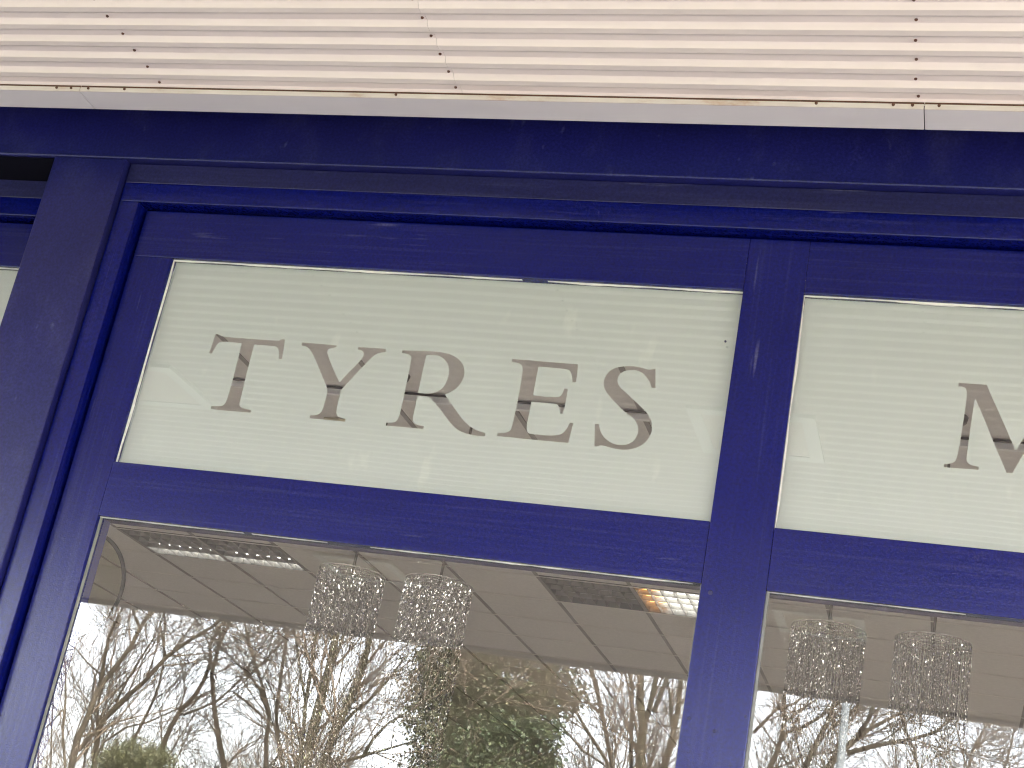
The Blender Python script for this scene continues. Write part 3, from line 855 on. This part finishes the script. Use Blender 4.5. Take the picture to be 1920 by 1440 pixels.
bare_tree('bare tree with a forked main limb leaning right, mirrored at the left jamb', -17.0, [
    (Az([(420,1440),(480,1180),(560,1000),(630,800),(680,720),(750,640),(830,540),(930,420),(1010,260),(1120,110)]), 15, 8, True),
    (Az([(1010,260),(960,150),(930,70)]), 7, 5, False),
    (Az([(650,760),(680,600),(700,450),(740,320),(800,190),(860,80)]), 7, 5, False),
    (Az([(660,640),(560,560),(450,430),(390,390)]), 4, 2, False)], (60 + 40, 1440), dens=0.9)
bare_tree('bare slender sapling of two thin stems beside the left jamb', -15.5, [
    (Az([(370,1440),(345,1150),(370,850),(370,600),(360,450)]), 6, 3, True),
    (Az([(245,1440),(250,1250),(255,1090)]), 4, 3, True),
    (Az([(345,940),(280,1020),(215,1090)]), 4, 2, False)], (110, 1440), maxlev=3, dens=0.6, blen=(0.6, 1.2))
bare_tree('bare tree with a long limb sweeping up to the right over its neighbours', -18.0, [
    (Az([(620,1440),(640,1200),(680,1060),(780,940),(900,840),(1060,710),(1180,580),(1260,500),(1400,400),(1500,340),(1620,270)]), 13, 7, True),
    (Az([(630,1440),(640,1150),(645,900),(690,640),(700,520)]), 8, 4, True),
    (Az([(1240,510),(1215,350),(1190,230),(1240,110)]), 6, 4, False),
    (Az([(800,880),(900,700),(1000,540),(1120,370),(1190,240)]), 6, 3, False),
    (Az([(480,1300),(600,1160),(690,1050)]), 9, 8, False)], (175, 1440), dens=0.9, step=0.36)
bare_tree('bare tree with crossing limbs behind the olive shrub', -19.0, [
    (Az([(1230,1260),(1300,1100),(1380,960),(1500,840),(1580,700),(1630,560),(1620,420),(1680,300),(1760,150)]), 11, 6, True),
    (Az([(960,1230),(1060,1040),(1140,880),(1190,740),(1220,590),(1230,480)]), 7, 4, True),
    (Az([(1730,1440),(1690,1200),(1660,950),(1640,650),(1690,450),(1760,280)]), 12, 6, True),
    (Az([(1400,1000),(1560,940),(1700,870),(1880,700)]), 6, 4, False),
    (Az([(700,1230),(900,1100),(1100,1060),(1330,960)]), 5, 3, False)], (330, 1440), dens=0.92, step=0.38)
bare_tree('bare tree with two dark upright stems and twiggy arching boughs', -20.0, [
    (Bz([(395,1440),(360,1150),(350,1000),(390,700),(430,430),(470,200)]), 9, 5, True),
    (Bz([(255,1440),(265,1200),(295,1000),(230,780),(140,660),(40,560)]), 10, 4, True),
    (Bz([(300,980),(250,760),(190,560),(140,380),(100,180)]), 7, 4, False),
    (Bz([(150,660),(270,540),(380,420),(470,330)]), 5, 3, False),
    (Bz([(360,900),(450,980),(520,1100),(545,1240)]), 5, 5, False),
    (Bz([(10,800),(110,880),(230,990)]), 4, 5, False)], (520, 1440), dens=0.92, step=0.36)
bare_tree('large bare tree with several thick mossy limbs fanning out of one trunk', -16.5, [
    (Bz([(580,1440),(640,1150),(720,860),(790,600),(830,400),(860,200)]), 24, 14, True),
    (Bz([(720,1440),(850,1090),(960,880),(1060,640),(1110,450),(1150,240)]), 18, 11, True),
    (Bz([(500,1440),(565,1200),(590,900),(640,600),(690,230)]), 9, 7, True),
    (Bz([(880,1090),(1000,960),(1150,850),(1280,720),(1430,540),(1560,430)]), 8, 3, False),
    (Bz([(1070,620),(1190,470),(1300,350),(1450,280)]), 7, 3, False),
    (Bz([(800,600),(880,420),(930,230)]), 9, 7, False),
    (Bz([(1090,1310),(1170,1180),(1290,1060),(1430,980)]), 8, 3, False),
    (Bz([(800,1390),(1000,1340),(1180,1290),(1330,1250)]), 9, 4, False),
    (Bz([(590,870),(540,560),(510,330),(490,180)]), 5, 4, False)], (575, 1440), dens=1.05, step=0.30, bark=M_BARKG)
bare_tree('bare reddish tree with a thin stem leaning left beside the evergreens', -17.5, [
    (Cz([(1300,1336),(1280,1250),(1230,1030),(1190,850),(1130,650),(1040,430)]), 9, 6, True),
    (Cz([(1260,1285),(1200,1190),(1090,1030),(980,850),(900,760)]), 8, 4, True),
    (Cz([(1220,1280),(1050,1170),(960,1070),(900,1000)]), 5, 3, False),
    (Cz([(1180,880),(1080,800),(990,710)]), 5, 3, False),
    (Cz([(980,620),(1000,530),(1030,430)]), 4, 3, False)], (1150, 1440), dens=1.0, step=0.28)
bare_tree('bare tree with a pale thick trunk dividing into upright stems by the mullion', -18.5, [
    (Cz([(1520,1336),(1510,1200),(1525,1000),(1490,800),(1490,500)]), 22, 12, True),
    (Cz([(1530,1000),(1570,860),(1620,600),(1640,480)]), 12, 9, False),
    (Cz([(1600,900),(1650,760),(1700,640),(1760,540)]), 9, 6, False),
    (Cz([(1440,1336),(1430,1000),(1425,740),(1395,500)]), 8, 6, True),
    (Cz([(1440,720),(1380,560),(1340,470)]), 6, 5, False),
    (Cz([(1690,1336),(1750,1100),(1790,900),(1820,560)]), 14, 10, True),
    (Cz([(1740,980),(1730,800),(1700,660)]), 6, 5, False)], (1210, 1440), dens=0.95, step=0.30, bark=M_BARKG)
bare_tree('bare tree with boughs reaching up to the right past the street lamp', -19.5, [
    (Dz([(190,1232),(250,1080),(285,930),(285,660)]), 10, 7, True),
    (Dz([(280,1000),(400,960),(520,890),(640,800),(720,730)]), 7, 4, False),
    (Dz([(80,990),(140,930),(230,840),(350,800),(470,700)]), 7, 4, False),
    (Dz([(420,1232),(480,1100),(570,930),(640,720)]), 12, 8, True),
    (Dz([(600,960),(700,880),(800,800),(900,735)]), 8, 6, False)], (1440, 1440), dens=1.0, step=0.30)
bare_tree('wide bare tree with long low boughs spreading right beyond the street lamp', -18.0, [
    (Dz([(560,1232),(720,1070),(850,970),(1000,890),(1150,810)]), 12, 5, True),
    (Dz([(700,1130),(850,1090),(1000,1055),(1150,1030),(1300,980),(1480,840)]), 10, 5, False),
    (Dz([(760,1040),(850,900),(905,740)]), 9, 6, False),
    (Dz([(1190,1232),(1160,1100),(1100,950),(1060,780)]), 6, 5, True),
    (Dz([(1530,1232),(1560,1100),(1640,960),(1700,840)]), 5, 4, True),
    (Dz([(1780,1232),(1830,1050),(1860,880)]), 5, 3, True)], (1600, 1440), dens=1.25, step=0.26)

# ---- evergreen things
def leaf_mass(blobs, size, g, flat=0.6):
    """blobs: (centre, radii, leaves); small bent leaf quads scattered through each blob, denser near its skin"""
    Vs, Fs = [], []
    b = 0
    for c, rad, n in blobs:
        nc = max(4, n // 45)
        cd_ = g.normal(size=(nc, 3)); cd_ /= np.linalg.norm(cd_, axis=1)[:, None]
        cr = g.uniform(0.25, 1.12, nc) ** 0.75
        cc = np.array(c) + cd_ * cr[:, None] * np.array(rad)
        idx = g.integers(0, nc, n)
        P = cc[idx] + g.normal(size=(n, 3)) * np.array(rad) * 0.20
        u = g.normal(size=(n, 3)); u /= np.linalg.norm(u, axis=1)[:, None]
        v = np.cross(u, g.normal(size=(n, 3))); v /= np.linalg.norm(v, axis=1)[:, None]
        s = size * g.uniform(0.6, 1.4, n)[:, None]
        q = np.stack([P - u * s, P + v * s * flat, P + u * s, P - v * s * flat], 1)
        nrm = np.cross(u, v)
        q[:, 1] += nrm * s * 0.18; q[:, 3] += nrm * s * 0.18
        Vs.append(q.reshape(-1, 3))
        k = np.arange(n)[:, None] * 4 + b
        Fs.append(np.concatenate([k, k + 1, k + 2, k + 3], 1))
        b += 4 * n
    return np.concatenate(Vs), np.concatenate(Fs)
def evergreen(name, label, base, blobs, size, lm, stems, cat='tree', flat=0.6):
    r = root(name, base, label, cat)
    V, F = leaf_mass(blobs, size, rng, flat)
    part('crown', V.tolist(), F.tolist(), lm, r)
    V, F = [], []
    for pts, rads in stems: tubeVF(V, F, pts, rads, 8)
    part('trunk', V, F, M_BARKG, r, True)
    return r
def blobs_from(spec, Y, dens):
    out = []
    for px, py, rx, ry, k in spec:
        c = mir(px, py, Y + random.uniform(-0.35, 0.35))
        s = (6.13 - Y) / FPX
        out.append(((c.x, c.y, c.z), (rx * s, max(rx, ry) * s * 0.8, ry * s), int(dens * rx * ry * k)))
    return out
YI = -17.0
c = mir(930, 1440, YI)
spec = [(860, 1210, 60, 50, 1), (930, 1215, 70, 50, .9), (1000, 1235, 60, 45, .6), (850, 1280, 75, 60, 1), (930, 1290, 80, 60, .9), (1020, 1290, 60, 55, .55),
        (840, 1350, 70, 60, 1), (920, 1360, 70, 50, .9), (1000, 1340, 55, 50, .6), (880, 1160, 70, 50, .9), (960, 1130, 70, 50, .8), (830, 1240, 40, 60, .9), (870, 1080, 80, 60, .9), (860, 1440, 90, 60, .8), (950, 1470, 90, 60, .8)]
top = mir(905, 1090, YI)
evergreen('ivy_clad_tree', 'ivy covered tree with a dense olive green crown between the bare trees', (c.x, YI, -0.02),
          blobs_from(spec, YI, 0.95), 0.030, M_LEAF1,
          [([(c.x, YI, -0.05), (c.x, YI, 2), (c.x - .1, YI, 4.5), (top.x, YI, top.z + 0.6)], [0.22, 0.17, 0.14, 0.05]),
           ([(c.x, YI, 3.0), (c.x + .4, YI + .2, 4.6), (c.x + .65, YI + .2, 6.2)], [0.09, 0.06, 0.03]),
           ([(c.x, YI, 3.4), (c.x - .45, YI - .2, 5.0), (c.x - .6, YI - .2, 6.4)], [0.09, 0.06, 0.03])])
YK = -15.2
c = mir(950, 1440, YK)
spec = [(890, 1400, 60, 45, 1), (960, 1390, 60, 45, 1), (1010, 1375, 38, 34, .8), (1000, 1425, 50, 35, 1), (930, 1450, 80, 50, 1), (890, 1480, 60, 60, 1), (980, 1490, 70, 60, 1), (940, 1560, 90, 90, .8)]
evergreen('evergreen_tree', 'dark green holly tree standing in front of the ivy covered tree', (c.x, YK, -0.02),
          blobs_from(spec, YK, 0.95), 0.030, M_LEAF2, [([(c.x, YK, -0.05), (c.x, YK, 2), (c.x, YK, 4.3)], [0.11, 0.09, 0.04])])
YO = -14.6
c = mir(255, 1440, YO)
spec = [(255, 1425, 58, 30, 1.3), (220, 1445, 45, 35, 1.3), (295, 1440, 40, 32, 1.3), (250, 1480, 85, 50, 1), (250, 1560, 100, 90, .8), (250, 1650, 110, 90, .7)]
evergreen('evergreen_shrub', 'tall clipped olive green shrub below the crossing bare limbs', (c.x, YO, -0.02),
          blobs_from(spec, YO, 1.1), 0.026, M_LEAF3, [([(c.x, YO, -0.05), (c.x, YO, 1.2), (c.x, YO, 2.9)], [0.07, 0.05, 0.03])], 'shrub', 0.35)

# street lamp
YL = -13.85
c = mir(1580, 1350, YL)
r = root('street_lamp', (c.x, YL, -0.02), 'grey galvanised street lamp column on the verge between bare trees', 'street lamp')
V, F = [], []
tubeVF(V, F, [(c.x, YL, -0.05), (c.x, YL, 1.2), (c.x, YL, 1.25), (c.x, YL, 8.0)], [0.075, 0.075, 0.046, 0.036], 14)
part('column', V, F, M_GALV, r, True)
V, F = [], []
tubeVF(V, F, [(c.x, YL, 7.95), (c.x, YL + 0.35, 8.2), (c.x, YL + 1.1, 8.28)], [0.034, 0.03, 0.026], 10)
part('arm', V, F, M_GALV, r, True)
box('lantern', c.x - 0.11, c.x + 0.11, YL + 1.0, YL + 1.6, 8.22, 8.33, M_GALV, r, 0.03)
